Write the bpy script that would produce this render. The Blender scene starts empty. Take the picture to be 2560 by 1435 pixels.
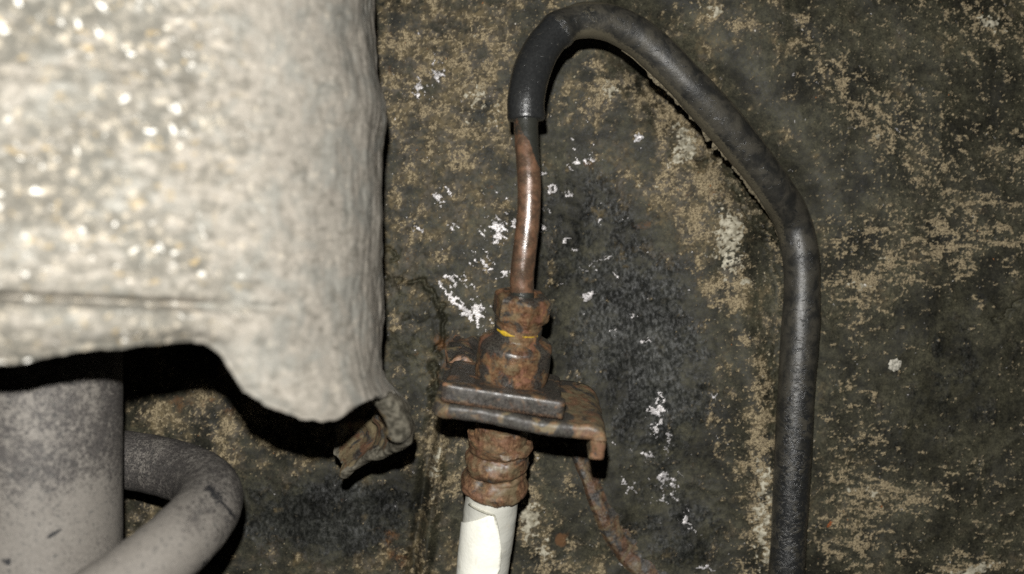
import bpy, bmesh, math, random
import numpy as np
from mathutils import Vector, Matrix

# ------------------------------------------------------------------ camera, light, exposure
S = bpy.context.scene
COL = S.collection
CAM_D = 0.20                      # camera is 20 cm off the sheet-metal wall (y = 0)
FOC = 2500.0                      # focal length in photo pixels

cam = bpy.data.cameras.new('camera')
cam.sensor_width = 36.0
cam.lens = 36.0 * FOC / 2560.0
cam.clip_start = 0.005
cam.clip_end = 10.0
cam.dof.use_dof = True
cam.dof.focus_distance = 0.183
cam.dof.aperture_fstop = 13.0
camo = bpy.data.objects.new('camera', cam)
COL.objects.link(camo)
camo.location = (0, -CAM_D, 0)
camo.rotation_euler = (math.radians(90), 0, 0)
S.camera = camo

world = bpy.data.worlds.new('World')
S.world = world
world.use_nodes = True
world.node_tree.nodes['Background'].inputs[0].default_value = (0.9, 0.95, 1.0, 1)
world.node_tree.nodes['Background'].inputs[1].default_value = 0.004

flash = bpy.data.lights.new('camera_flash', 'POINT')     # the phone's flash beside its lens
flash.energy = 2.2
flash.color = (1.0, 0.985, 0.95)
flash.shadow_soft_size = 0.0016
flasho = bpy.data.objects.new('camera_flash', flash)
COL.objects.link(flasho)
flasho.location = (-0.0025, -CAM_D, 0.0155)

vs = S.view_settings
vs.view_transform = 'Standard'
vs.look = 'None'
vs.exposure = 0.0
vs.gamma = 1.0
vs.use_curve_mapping = False
S.render.engine = 'CYCLES'
S.cycles.max_bounces = 4
S.cycles.use_denoising = False

rng = np.random.default_rng(7)
random.seed(7)

# ------------------------------------------------------------------ helpers
def P(px, py, d):
    """photo pixel at distance d from the camera plane -> world point (metres)"""
    return np.array([(px - 1280.0) * d / FOC, d - CAM_D, -(py - 717.5) * d / FOC])

_perm = np.random.default_rng(3).permutation(512).astype(np.int64)
_perm = np.concatenate([_perm, _perm, _perm])
_g3 = np.random.default_rng(5).normal(size=(512, 3))
_g3 /= np.linalg.norm(_g3, axis=1)[:, None]

def perlin(x, y, z=0.0, seed=0):
    x = np.asarray(x, float); y = np.asarray(y, float); z = np.broadcast_to(np.asarray(z, float), x.shape)
    x = x + seed * 17.31; y = y + seed * 9.77
    xi = np.floor(x).astype(np.int64); yi = np.floor(y).astype(np.int64); zi = np.floor(z).astype(np.int64)
    xf = x - xi; yf = y - yi; zf = z - zi
    f = lambda t: t * t * t * (t * (t * 6 - 15) + 10)
    u, v, w = f(xf), f(yf), f(zf)
    out = np.zeros_like(xf)
    flat = not np.any(zf)
    for dz in ((0,) if flat else (0, 1)):
        for dy in (0, 1):
            for dx in (0, 1):
                h = _perm[(_perm[(_perm[(xi + dx) & 511] + yi + dy) & 511] + zi + dz) & 511]
                g = _g3[h]
                dot = g[..., 0] * (xf - dx) + g[..., 1] * (yf - dy) + g[..., 2] * (zf - dz)
                wt = (u if dx else 1 - u) * (v if dy else 1 - v)
                if not flat:
                    wt = wt * (w if dz else 1 - w)
                out += wt * dot
    return out * 1.6

def fbm(x, y, z=0.0, octv=4, seed=0, gain=0.5):
    s = 0; a = 1.0; k = 1.0
    for i in range(octv):
        s = s + a * perlin(np.asarray(x) * k, np.asarray(y) * k, np.asarray(z) * k, seed + i * 3)
        a *= gain; k *= 2.03
    return s

def sstep(a, b, x):
    t = np.clip((x - a) / (b - a), 0, 1)
    return t * t * (3 - 2 * t)

def mesh_from(name, verts, faces, mats, parent=None, smooth=True, attrs=None, origin=None):
    verts = np.asarray(verts, float)
    if origin is not None:
        verts = verts - np.asarray(origin)
    me = bpy.data.meshes.new(name)
    if isinstance(faces, np.ndarray):
        n = faces.shape[1]
        me.vertices.add(len(verts)); me.vertices.foreach_set('co', verts.astype(np.float32).ravel())
        me.loops.add(faces.size); me.loops.foreach_set('vertex_index', faces.astype(np.int32).ravel())
        me.polygons.add(len(faces))
        me.polygons.foreach_set('loop_start', np.arange(0, faces.size, n, dtype=np.int32))
        me.update(calc_edges=True)
    else:
        me.from_pydata([tuple(v) for v in verts], [], faces); me.update()
    for m in (mats if isinstance(mats, (list, tuple)) else [mats]):
        me.materials.append(m)
    if attrs:
        for k, v in attrs.items():
            a = me.attributes.new(k, 'FLOAT', 'POINT')
            a.data.foreach_set('value', np.asarray(v, np.float32).ravel())
    if smooth:
        me.polygons.foreach_set('use_smooth', np.ones(len(me.polygons), bool))
    ob = bpy.data.objects.new(name, me)
    COL.objects.link(ob)
    if parent is not None:
        ob.parent = parent
    elif origin is not None:
        ob.location = origin
    return ob

def grid_faces(nu, nv, wrap_v=False):
    """nu rows x nv columns of vertices"""
    i = np.arange(nu - 1)[:, None]
    j = np.arange(nv if wrap_v else nv - 1)[None, :]
    j2 = (j + 1) % nv
    a = i * nv + j; b = i * nv + j2; c = (i + 1) * nv + j2; d = (i + 1) * nv + j
    return np.stack([a, b, c, d], -1).reshape(-1, 4)

def recalc(ob, flip=False):
    bm = bmesh.new(); bm.from_mesh(ob.data)
    bmesh.ops.recalc_face_normals(bm, faces=bm.faces)
    if flip:
        bmesh.ops.reverse_faces(bm, faces=bm.faces)
    bm.to_mesh(ob.data); bm.free()
    return ob

def bake(ob):
    dg = bpy.context.evaluated_depsgraph_get()
    me = bpy.data.meshes.new_from_object(ob.evaluated_get(dg))
    ob.modifiers.clear(); old = ob.data; ob.data = me
    bpy.data.meshes.remove(old)
    me.name = ob.name
    return ob

def roughen(ob, amp, freq, octv=4, seed=0):
    """push vertices along their normals by noise; amp in metres, freq per metre"""
    me = ob.data; n = len(me.vertices)
    co = np.empty(n * 3, np.float32); me.vertices.foreach_get('co', co); co = co.reshape(-1, 3).astype(float)
    no = np.empty(n * 3, np.float32); me.vertices.foreach_get('normal', no); no = no.reshape(-1, 3)
    d = fbm(co[:, 0] * freq, co[:, 1] * freq, co[:, 2] * freq, octv, seed)
    co += no * (d * amp)[:, None]
    me.vertices.foreach_set('co', co.astype(np.float32).ravel()); me.update()
    return ob

def thing(name, label, cat, loc):
    o = bpy.data.objects.new(name, None); COL.objects.link(o)
    o.location = tuple(loc); o.empty_display_size = 0.01
    o['label'] = label; o['category'] = cat
    return o

def tag(o, label, cat):
    o['label'] = label; o['category'] = cat
    return o

def catmull(pts, n):
    pts = np.asarray(pts, float)
    ext = np.vstack([2 * pts[0] - pts[1], pts, 2 * pts[-1] - pts[-2]])
    seg = len(pts) - 1
    t = np.linspace(0, seg - 1e-9, n)
    i = t.astype(int); f = (t - i)[:, None]
    p0, p1, p2, p3 = ext[i], ext[i + 1], ext[i + 2], ext[i + 3]
    return 0.5 * (2 * p1 + (p2 - p0) * f + (2 * p0 - 5 * p1 + 4 * p2 - p3) * f**2 + (3 * p1 - p0 - 3 * p2 + p3) * f**3)

def even(path):
    L = np.r_[0, np.cumsum(np.linalg.norm(np.diff(path, axis=0), axis=1))]
    s = np.linspace(0, L[-1], len(path))
    return np.stack([np.interp(s, L, path[:, k]) for k in range(3)], 1), L[-1]

def sweep(name, path, radius, nseg, mat, parent=None, origin=None, caps=True, up=(0, -1, 0)):
    """tube along path; radius(i-array t 0..1, angle) -> metres. Stores t and ang."""
    n = len(path)
    T = np.gradient(path, axis=0); T /= np.linalg.norm(T, axis=1)[:, None]
    N = np.zeros_like(T); a = np.array(up, float)
    for i in range(n):
        a = a - T[i] * np.dot(a, T[i]); a /= np.linalg.norm(a); N[i] = a
    B = np.cross(T, N)
    th = np.linspace(0, 2 * np.pi, nseg, endpoint=False)
    t = np.linspace(0, 1, n)
    R = radius(t[:, None], th[None, :]) * np.ones((n, nseg))
    V = path[:, None, :] + R[..., None] * (np.cos(th)[None, :, None] * N[:, None, :] + np.sin(th)[None, :, None] * B[:, None, :])
    V = V.reshape(-1, 3)
    F = grid_faces(n, nseg, True).tolist()
    if caps:
        F = F + [list(range(nseg))[::-1], list(range((n - 1) * nseg, n * nseg))]
    ob = mesh_from(name, V, F, mat, parent, True, {'t': np.repeat(t, nseg), 'ang': np.tile(th, n)}, origin)
    return recalc(ob)

def lathe(name, prof, O, U, Fv, A, nseg, mat, parent=None, origin=None, rmod=None, caps=True, hexa=None):
    """profile [(a, r)] in mm around axis A at O; angle 0 = Fv (front), + = U (right)"""
    prof = np.asarray(prof, float)
    th = np.linspace(-np.pi, np.pi, nseg, endpoint=False)
    n = len(prof)
    a = prof[:, 0][:, None]; R = prof[:, 1][:, None] * np.ones((n, nseg))
    if hexa is not None:                       # hexa(a) 0..1 blends the ring to a hexagon with corners at +18.5 deg
        k = (th - math.radians(18.0)) % (np.pi / 3) - np.pi / 6
        R = R * (1 + hexa[:, None] * (math.cos(np.pi / 6) / np.cos(k) - 1)[None, :])
    aa = a * np.ones((1, nseg))
    if rmod is not None:
        R, aa = rmod(R, aa, th[None, :] * np.ones((n, 1)))
    V = O + 1e-3 * (aa[..., None] * A + R[..., None] * (np.cos(th)[None, :, None] * Fv + np.sin(th)[None, :, None] * U))
    Fc = grid_faces(n, nseg, True).tolist()
    if caps:
        Fc = Fc + [list(range(nseg)), list(range((n - 1) * nseg, n * nseg))[::-1]]
    ob = mesh_from(name, V.reshape(-1, 3), Fc, mat, parent, True, None, origin)
    recalc(ob)
    ob.data.set_sharp_from_angle(angle=math.radians(32))
    return ob

def resample(prof, step):
    prof = np.asarray(prof, float)
    out = [prof[0]]
    for p, q in zip(prof[:-1], prof[1:]):
        k = max(1, int(math.ceil(np.linalg.norm(q - p) / step)))
        for i in range(1, k + 1):
            out.append(p + (q - p) * i / k)
    return np.array(out)

# ------------------------------------------------------------------ material helper
class M:
    def __init__(s, name, rough=0.7, spec=0.4):
        s.m = bpy.data.materials.new(name); s.m.use_nodes = True
        s.nt = s.m.node_tree; s.N = s.nt.nodes
        s.b = s.N['Principled BSDF']
        s.b.inputs['Roughness'].default_value = rough
        s.b.inputs['Specular IOR Level'].default_value = spec
        tc = s.N.new('ShaderNodeTexCoord')
        mp = s.N.new('ShaderNodeMapping'); mp.inputs['Scale'].default_value = (1000, 1000, 1000)   # millimetres
        s.nt.links.new(tc.outputs['Object'], mp.inputs['Vector'])
        s.mm = mp.outputs['Vector']
    def link(s, a, b): s.nt.links.new(a, b)
    def set(s, inp, v):
        if isinstance(v, bpy.types.NodeSocket): s.link(v, inp)
        elif isinstance(v, tuple) and len(v) == 3: inp.default_value = (*v, 1)
        else: inp.default_value = v
    def scaled(s, sc=(1, 1, 1), rot=(0, 0, 0)):
        mp = s.N.new('ShaderNodeMapping'); mp.inputs['Scale'].default_value = sc
        mp.inputs['Rotation'].default_value = rot
        s.link(s.mm, mp.inputs['Vector']); return mp.outputs['Vector']
    def noise(s, scale, detail=4, rough=0.55, dist=0.0, vec=None):
        n = s.N.new('ShaderNodeTexNoise'); n.inputs['Scale'].default_value = scale
        n.inputs['Detail'].default_value = detail; n.inputs['Roughness'].default_value = rough
        n.inputs['Distortion'].default_value = dist
        s.link(vec or s.mm, n.inputs['Vector']); return n.outputs['Fac']
    def voro(s, scale, vec=None, feature='F1', rnd=1.0):
        n = s.N.new('ShaderNodeTexVoronoi'); n.feature = feature
        n.inputs['Scale'].default_value = scale; n.inputs['Randomness'].default_value = rnd
        s.link(vec or s.mm, n.inputs['Vector']); return n.outputs['Distance']
    def attr(s, name):
        n = s.N.new('ShaderNodeAttribute'); n.attribute_name = name; return n.outputs['Fac']
    def math(s, op, a, b=0.0, c=None, clamp=False):
        n = s.N.new('ShaderNodeMath'); n.operation = op; n.use_clamp = clamp
        s.set(n.inputs[0], a); s.set(n.inputs[1], b)
        if c is not None: s.set(n.inputs[2], c)
        return n.outputs[0]
    def step(s, v, lo, hi):
        n = s.N.new('ShaderNodeMapRange'); n.interpolation_type = 'SMOOTHSTEP'
        s.set(n.inputs[0], v); n.inputs[1].default_value = lo; n.inputs[2].default_value = hi
        n.inputs[3].default_value = 0; n.inputs[4].default_value = 1
        return n.outputs[0]
    def rng(s, v, lo, hi, a, b):
        n = s.N.new('ShaderNodeMapRange'); s.set(n.inputs[0], v)
        for i, q in enumerate((lo, hi, a, b)): n.inputs[i + 1].default_value = q
        return n.outputs[0]
    def mix(s, f, a, b):
        n = s.N.new('ShaderNodeMix'); n.data_type = 'RGBA'
        s.set(n.inputs[0], f); s.set(n.inputs[6], a); s.set(n.inputs[7], b)
        return n.outputs[2]
    def fmix(s, f, a, b):
        n = s.N.new('ShaderNodeMix'); n.data_type = 'FLOAT'
        s.set(n.inputs[0], f); s.set(n.inputs[2], a); s.set(n.inputs[3], b)
        return n.outputs[0]
    def scale(s, col, f):
        n = s.N.new('ShaderNodeMix'); n.data_type = 'RGBA'; n.blend_type = 'MULTIPLY'
        n.inputs[0].default_value = 1.0
        s.set(n.inputs[6], col)
        c = s.N.new('ShaderNodeCombineColor')
        for i in range(3): s.set(c.inputs[i], f)
        s.link(c.outputs[0], n.inputs[7]); return n.outputs[2]
    def xyz(s):
        n = s.N.new('ShaderNodeSeparateXYZ'); s.link(s.mm, n.inputs[0]); return n.outputs
    def out(s, col, rough=None, metal=None, bump=None, bs=0.5, bd=0.1, spec=None):
        s.set(s.b.inputs['Base Color'], col)
        if rough is not None: s.set(s.b.inputs['Roughness'], rough)
        if metal is not None: s.set(s.b.inputs['Metallic'], metal)
        if spec is not None: s.set(s.b.inputs['Specular IOR Level'], spec)
        if bump is not None:
            n = s.N.new('ShaderNodeBump'); n.inputs['Strength'].default_value = bs
            n.inputs['Distance'].default_value = bd * 1e-3
            s.link(bump, n.inputs['Height']); s.link(n.outputs[0], s.b.inputs['Normal'])
        return s.m

# ------------------------------------------------------------------ materials
def mat_wall():
    k = M('grimy_undercoat', 0.6, 0.45)
    dirt, pale, metal, rust, oil, film = (k.attr(a) for a in ('dirt', 'pale', 'metal', 'rust', 'oil', 'film'))
    n1 = k.noise(0.8, 4, 0.6, 0.4); n2 = k.noise(3.0, 3, 0.65); n3 = k.noise(8.0, 1, 0.6)
    grain = k.math('ADD', k.math('MULTIPLY', n2, 0.6), k.math('MULTIPLY', n3, 0.4))
    olive = k.mix(k.step(n1, 0.30, 0.70), (0.0160, 0.0155, 0.0098), (0.0380, 0.0355, 0.0220))
    sv = k.noise(1.0, 4, 0.7, 0.3, k.scaled((1.5, 1, 1.0), (0, 0.25, 0)))
    slate = k.mix(k.step(k.math('ADD', k.math('MULTIPLY', sv, 0.6), k.math('MULTIPLY', n1, 0.4)), 0.34, 0.68), (0.0070, 0.0075, 0.0066), (0.026, 0.0265, 0.0225))
    base = k.mix(oil, olive, slate)
    n0 = k.noise(0.11, 3, 0.6, 0.5)
    base = k.scale(base, k.rng(n0, 0.36, 0.64, 0.45, 1.5))
    base = k.scale(base, k.rng(grain, 0.36, 0.64, 0.45, 1.65))
    fm = k.math('MULTIPLY', k.step(k.math('ADD', film, k.math('MULTIPLY', k.math('ADD', k.math('SUBTRACT', grain, 0.5), k.math('SUBTRACT', n0, 0.5)), 1.0)), 0.12, 0.92), 0.88)
    c = k.mix(fm, base, k.mix(k.step(n1, 0.35, 0.65), (0.042, 0.033, 0.019), k.mix(k.step(k.noise(0.22, 3, 0.6), 0.42, 0.58), (0.092, 0.079, 0.062), (0.120, 0.092, 0.048))))
    tanv = k.mix(k.step(grain, 0.37, 0.63), (0.060, 0.045, 0.026), (0.335, 0.272, 0.168))
    d = k.math('MULTIPLY', k.step(k.math('ADD', dirt, k.math('MULTIPLY', k.math('SUBTRACT', grain, 0.5), 2.2)), 0.22, 1.0), 0.95)
    c = k.mix(d, c, tanv)
    pm = k.step(k.math('ADD', pale, k.math('MULTIPLY', k.math('SUBTRACT', grain, 0.5), 1.6)), 0.35, 0.80)
    c = k.mix(pm, c, k.mix(k.step(n1, 0.35, 0.65), (0.20, 0.18, 0.13), (0.44, 0.41, 0.32)))
    rm = k.math('MULTIPLY', k.step(k.math('ADD', rust, k.math('MULTIPLY', k.math('SUBTRACT', grain, 0.5), 1.4)), 0.35, 0.85), 0.7)
    c = k.mix(rm, c, (0.125, 0.058, 0.022))
    mm = k.step(k.math('ADD', metal, k.math('MULTIPLY', k.math('SUBTRACT', n2, 0.5), 1.8)), 0.58, 0.92)
    c = k.mix(mm, c, k.mix(k.step(n3, 0.35, 0.6), (0.09, 0.08, 0.07), (0.52, 0.50, 0.50)))  # pale fleck colour carries part of the flash glint
    r = k.fmix(fm, k.fmix(oil, 0.62, 0.52), 0.72)
    r = k.fmix(d, r, 0.8)
    r = k.math('ADD', r, k.math('MULTIPLY', k.math('SUBTRACT', n2, 0.5), 0.7), clamp=True)
    r = k.fmix(mm, r, 0.50)
    bm = k.math('ADD', k.math('MULTIPLY', n2, 0.5), k.math('ADD', k.math('MULTIPLY', n3, 0.3), k.math('MULTIPLY', d, 0.9)))
    sp = k.fmix(oil, 0.22, k.rng(sv, 0.45, 0.70, 0.04, 0.40))
    bm = k.math('ADD', bm, k.math('MULTIPLY', k.math('MULTIPLY', sv, oil), 1.2))
    return k.out(c, r, k.math('MULTIPLY', mm, 0.5), bm, 0.55, 0.10, sp)

def mat_rust(name, black=0.35, dust=0.3, tone=1.0, gloss=0.55, red=0.0, edge=False, bare=None):
    k = M(name, 0.65, 0.5)
    n1 = k.noise(0.26, 4, 0.60, 0.6); n2 = k.noise(0.95, 4, 0.6, 0.3); n3 = k.noise(4.0, 3, 0.6)
    n4 = k.noise(0.32, 4, 0.60, 0.8, k.scaled((1, 1, 1), (1.1, 0.4, 2.0)))
    w = lambda v, q: k.math('ADD', v, k.math('MULTIPLY', k.math('SUBTRACT', n3, 0.5), q))
    c = k.mix(k.step(w(n2, 0.2), 0.30, 0.70), (0.055 * tone, 0.027 * tone, 0.015 * tone), (0.170 * tone, 0.093 * tone, 0.047 * tone))
    c = k.mix(k.math('MULTIPLY', k.step(w(n4, 0.2), 0.52, 0.66), 0.75), c, (0.165 * tone, (0.088 - red * 0.018) * tone, 0.053 * tone))
    c = k.mix(k.math('MULTIPLY', k.step(w(n2, 0.3), 0.60, 0.70), 0.6), c, (0.27 * tone, 0.145 * tone, 0.060 * tone))
    db = k.step(w(k.math('SUBTRACT', 1.0, n4), 0.3), 0.56 - dust * 0.14, 0.82 - dust * 0.14)
    c = k.mix(k.math('MULTIPLY', db, 0.25 + dust * 0.6), c, (0.130, 0.103, 0.058))
    nb = w(n1, 0.16)
    if bare:                                # paint gone beyond this x (mm)
        nb = k.math('SUBTRACT', nb, k.math('MULTIPLY', k.step(k.xyz()[0], bare - 1.5, bare + 1.5), 0.15))
    bl = k.step(nb, 0.60 - black * 0.30, 0.70 - black * 0.30)
    c = k.mix(k.math('MULTIPLY', bl, 0.93), c, k.mix(k.step(n3, 0.35, 0.65), (0.012, 0.012, 0.0125), (0.046, 0.044, 0.038)))
    if edge:
        pt = k.N.new('ShaderNodeNewGeometry').outputs['Pointiness']
        ew = k.step(w(pt, 0.16), 0.53, 0.60)
        c = k.mix(k.math('MULTIPLY', ew, 0.85), c, k.mix(n2, (0.12, 0.060, 0.030), (0.30, 0.17, 0.10)))
    c = k.scale(c, k.rng(n3, 0.3, 0.7, 0.82, 1.2))
    r = k.math('ADD', gloss, k.math('MULTIPLY', k.math('SUBTRACT', n2, 0.5), 0.8), clamp=True)
    return k.out(c, r, None, k.math('ADD', n2, k.math('MULTIPLY', n3, 0.3)), 0.40, 0.12)

def mat_pipe():
    k = M('browned_copper_pipe', 0.3, 0.5)
    n1 = k.noise(0.5, 5, 0.6, 0.3); n2 = k.noise(3.0, 4, 0.6); n3 = k.noise(9, 2, 0.6)
    c = k.mix(k.step(n1, 0.38, 0.62), (0.058, 0.037, 0.025), (0.135, 0.070, 0.040))
    c = k.mix(k.math('MULTIPLY', k.step(n2, 0.5, 0.7), 0.5), c, (0.13, 0.095, 0.055))
    t = k.attr('t')                         # black on the right-hand side below the sleeve and at both visible ends
    sm = k.step(k.math('ADD', k.attr('pipe_dark'), k.math('MULTIPLY', k.math('SUBTRACT', n2, 0.5), 0.5)), 0.45, 0.6)
    c = k.mix(sm, c, k.mix(n3, (0.010, 0.011, 0.010), (0.035, 0.035, 0.028)))
    c = k.scale(c, k.rng(n3, 0.3, 0.7, 0.75, 1.25))
    r = k.math('ADD', 0.22, k.math('MULTIPLY', k.step(n1, 0.35, 0.7), 0.20))
    return k.out(c, r, k.math('MULTIPLY', k.math('SUBTRACT', 1.0, sm), 0.12), k.math('ADD', n2, k.math('MULTIPLY', n3, 0.4)), 0.40, 0.08, 1.0)

def mat_rubber():
    k = M('dusty_black_rubber', 0.5, 0.5)
    n1 = k.noise(0.30, 5, 0.6, 0.6); n2 = k.noise(2.2, 5, 0.62); n3 = k.noise(8, 3, 0.6)
    ns = k.noise(0.55, 5, 0.68, 1.4, k.scaled((1.0, 1, 1.5), (0, 0.5, 0)))
    sc = k.step(k.noise(1.2, 3, 0.6, 2.5, k.scaled((0.5, 1, 2.2), (0, 0.9, 0))), 0.63, 0.68)
    film = k.attr('film')
    v = k.math('ADD', film, k.math('MULTIPLY', k.math('SUBTRACT', ns, 0.5), 3.2))
    f = k.step(v, 0.28, 0.62)
    dust = k.mix(k.step(n1, 0.35, 0.65), (0.014, 0.014, 0.0128), (0.046, 0.042, 0.033))
    dust = k.scale(dust, k.rng(n3, 0.3, 0.7, 0.75, 1.25))
    c = k.mix(f, k.mix(n2, (0.006, 0.006, 0.007), (0.026, 0.027, 0.026)), dust)
    c = k.mix(k.math('MULTIPLY', sc, 0.4), c, (0.008, 0.008, 0.008))
    tan = k.step(k.math('ADD', k.attr('mud'), k.math('MULTIPLY', k.math('SUBTRACT', n2, 0.5), 0.9)), 0.5, 0.75)
    c = k.mix(k.math('MULTIPLY', tan, 0.75), c, (0.085, 0.074, 0.050))
    r = k.math('ADD', k.fmix(f, 0.28, 0.42), k.math('MULTIPLY', k.math('SUBTRACT', n2, 0.5), 0.3))
    return k.out(c, r, None, k.math('ADD', k.math('ADD', n2, k.math('MULTIPLY', n3, 0.4)), k.math('MULTIPLY', f, 0.8)), 0.5, 0.10)

def mat_cover():
    k = M('dusty_corroded_alloy', 0.8, 0.15)
    wear = k.attr('wear')                   # 1 where the coating has flaked (front), 0 where dust lies smooth
    n1 = k.noise(0.16, 4, 0.6, 0.6); n2 = k.noise(0.75, 4, 0.6); n3 = k.noise(3.0, 3, 0.6)
    nb = k.noise(0.36, 4, 0.6, 0.4, k.scaled((1, 1, 2.0)))
    c = k.mix(k.step(n2, 0.25, 0.75), (0.212, 0.195, 0.165), (0.292, 0.266, 0.228))
    c = k.mix(k.math('MULTIPLY', k.step(n1, 0.45, 0.62), 0.6), c, (0.193, 0.194, 0.175))
    w = k.math('MULTIPLY', k.step(k.math('ADD', nb, k.math('MULTIPLY', wear, 0.20)), 0.50, 0.66), k.rng(wear, 0, 1, 0.42, 0.80))
    c = k.mix(w, c, k.mix(k.step(n2, 0.35, 0.65), (0.065, 0.062, 0.051), (0.132, 0.122, 0.099)))
    fl = k.step(k.math('ADD', n2, k.math('MULTIPLY', wear, 0.06)), 0.60, 0.74)
    c = k.mix(k.math('MULTIPLY', fl, k.rng(wear, 0, 1, 0.55, 0.8)), c, (0.396, 0.347, 0.271))
    sp = k.noise(0.65, 2, 0.5, 0.3, k.scaled((1, 1, 1.2), (0.7, 0.2, 1.3)))
    s = k.math('MULTIPLY', k.step(k.math('ADD', sp, k.math('MULTIPLY', wear, 0.08)), 0.69, 0.80), wear)
    c = k.mix(s, c, (0.828, 0.798, 0.729))  # out-of-focus glints painted as near-white specks
    och = k.math('MULTIPLY', k.step(k.noise(0.5, 3, 0.6, 0.2, k.scaled((1, 1, 1.5), (0.2, 1.0, 0.3))), 0.60, 0.70), k.math('MULTIPLY', wear, 0.8))
    c = k.mix(och, c, (0.340, 0.253, 0.131))
    scr = k.step(k.noise(0.5, 3, 0.7, 0.1, k.scaled((0.35, 0.35, 5.0), (0.0, 0.75, 0))), 0.66, 0.72)
    c = k.mix(k.math('MULTIPLY', scr, 0.35), c, (0.084, 0.083, 0.075))
    c = k.scale(c, k.rng(n3, 0.3, 0.7, 0.80, 1.20))
    return k.out(c, 0.75, None, k.math('ADD', n2, k.math('MULTIPLY', n3, 0.3)), 0.3, 0.15)

def mat_strut():
    k = M('speckled_grey_steel', 0.65, 0.4)
    X = k.xyz()
    n1 = k.noise(0.12, 5, 0.6, 0.5); n2 = k.noise(1.1, 5, 0.7); n3 = k.noise(3.5, 3, 0.65)
    dust = k.attr('dust')
    v = k.math('ADD', dust, k.math('MULTIPLY', k.math('SUBTRACT', k.math('ADD', k.math('MULTIPLY', n2, 0.6), k.math('MULTIPLY', n3, 0.4)), 0.5), 3.2))
    v = k.math('ADD', v, k.math('MULTIPLY', k.math('SUBTRACT', n1, 0.5), 1.6))
    f = k.step(v, 0.30, 0.80)
    c = k.mix(f, k.mix(k.step(n3, 0.35, 0.65), (0.034, 0.031, 0.029), (0.080, 0.072, 0.066)), k.mix(n1, (0.130, 0.117, 0.102), (0.190, 0.174, 0.153)))
    dk = k.step(k.noise(0.35, 4, 0.6, 0.8, k.scaled((1, 1, 1), (0.4, 0.6, 0.2))), 0.67, 0.73)
    c = k.mix(k.math('MULTIPLY', dk, 0.75), c, (0.035, 0.033, 0.032))
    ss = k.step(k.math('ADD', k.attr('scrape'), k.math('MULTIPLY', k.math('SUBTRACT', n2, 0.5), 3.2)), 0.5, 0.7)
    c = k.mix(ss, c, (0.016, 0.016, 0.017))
    ds = k.step(k.noise(1.4, 4, 0.7), 0.55, 0.66)
    c = k.mix(k.math('MULTIPLY', ds, 0.7), c, (0.050, 0.050, 0.047))
    lt = k.step(k.math('ADD', k.math('MULTIPLY', n3, 0.6), k.math('MULTIPLY', n2, 0.4)), 0.60, 0.68)
    c = k.mix(k.math('MULTIPLY', lt, 0.6), c, (0.30, 0.275, 0.245))
    c = k.scale(c, k.rng(n3, 0.3, 0.7, 0.78, 1.22))
    return k.out(c, 0.68, None, k.math('ADD', n2, n3), 0.5, 0.1)

def mat_wrap(name='white_paper_tape', g0=1.0):
    k = M(name, 0.5, 0.4)
    n1 = k.noise(0.25, 4, 0.55); n2 = k.noise(2.0, 4, 0.6)
    c = k.mix(k.step(n1, 0.4, 0.7), (0.86 * g0, 0.85 * g0, 0.76 * g0), (0.78 * g0, 0.77 * g0, 0.68 * g0))
    st = k.step(k.noise(0.35, 5, 0.65, 0.8), 0.52, 0.70)
    c = k.mix(k.math('MULTIPLY', st, 0.35), c, (0.50, 0.45, 0.34))
    g = k.step(k.math('ADD', k.attr('grime_dark'), k.math('MULTIPLY', k.math('SUBTRACT', n2, 0.5), 0.6)), 0.35, 0.9)
    c = k.mix(g, c, (0.30, 0.29, 0.23))
    return k.out(c, 0.5, None, k.math('ADD', n1, k.math('MULTIPLY', n2, 0.25)), 0.5, 0.3)

def mat_grit():
    k = M('grit_grains', 0.75, 0.2)
    n = k.N.new('ShaderNodeNewGeometry')
    ri = n.outputs['Random Per Island']
    c = k.mix(k.step(ri, 0.0, 1.0), (0.09, 0.078, 0.052), (0.27, 0.235, 0.16))
    c = k.mix(k.step(ri, 0.975, 0.98), c, (0.5, 0.47, 0.42))
    c = k.mix(k.math('MULTIPLY', k.step(ri, 0.47, 0.475), k.math('SUBTRACT', 1.0, k.step(ri, 0.515, 0.52))), c, (0.24, 0.10, 0.035))
    return k.out(c, 0.75, None, k.noise(6, 2), 0.4, 0.05)

def mat_plain(name, a, b, rough=0.6, sc=2.0, spec=0.4):
    k = M(name, rough, spec)
    n = k.noise(sc, 4, 0.6)
    return k.out(k.mix(k.step(n, 0.35, 0.65), a, b), rough, None, n, 0.5, 0.08)

WALL = mat_wall()
RUST = mat_rust('rusty_fitting_steel', 0.46, 0.8, 0.95, 0.30, 0.4)
RUST_BRK = mat_rust('rusty_bracket_steel', 0.70, 1.35, 1.0, 0.55, edge=True, bare=17.0)
RUST_CLIP = mat_rust('black_painted_rusty_steel', 0.74, 0.9, 1.0, 0.42, edge=True)
RUST_FER = mat_rust('flaking_rust', 0.10, 0.95, 1.0, 0.55)
RUST_RIB = mat_rust('rusty_wall_rib', 0.42, 0.9, 0.58, 0.6)
RUST_IN = mat_rust('rusty_torn_lining', 0.25, 1.6, 0.75, 0.6)
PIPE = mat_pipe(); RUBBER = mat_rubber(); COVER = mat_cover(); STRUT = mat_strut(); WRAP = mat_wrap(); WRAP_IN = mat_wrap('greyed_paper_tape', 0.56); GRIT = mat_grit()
SKIN = mat_plain('grimy_torn_skin', (0.045, 0.041, 0.031), (0.150, 0.136, 0.105), 0.5, 0.9)
MUD = mat_plain('dried_mud', (0.060, 0.050, 0.033), (0.165, 0.140, 0.092), 0.8, 2.2, 0.2)
YELLOW = mat_plain('yellow_marking_paint', (0.50, 0.33, 0.02), (0.30, 0.19, 0.02), 0.5, 3.0)

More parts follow.
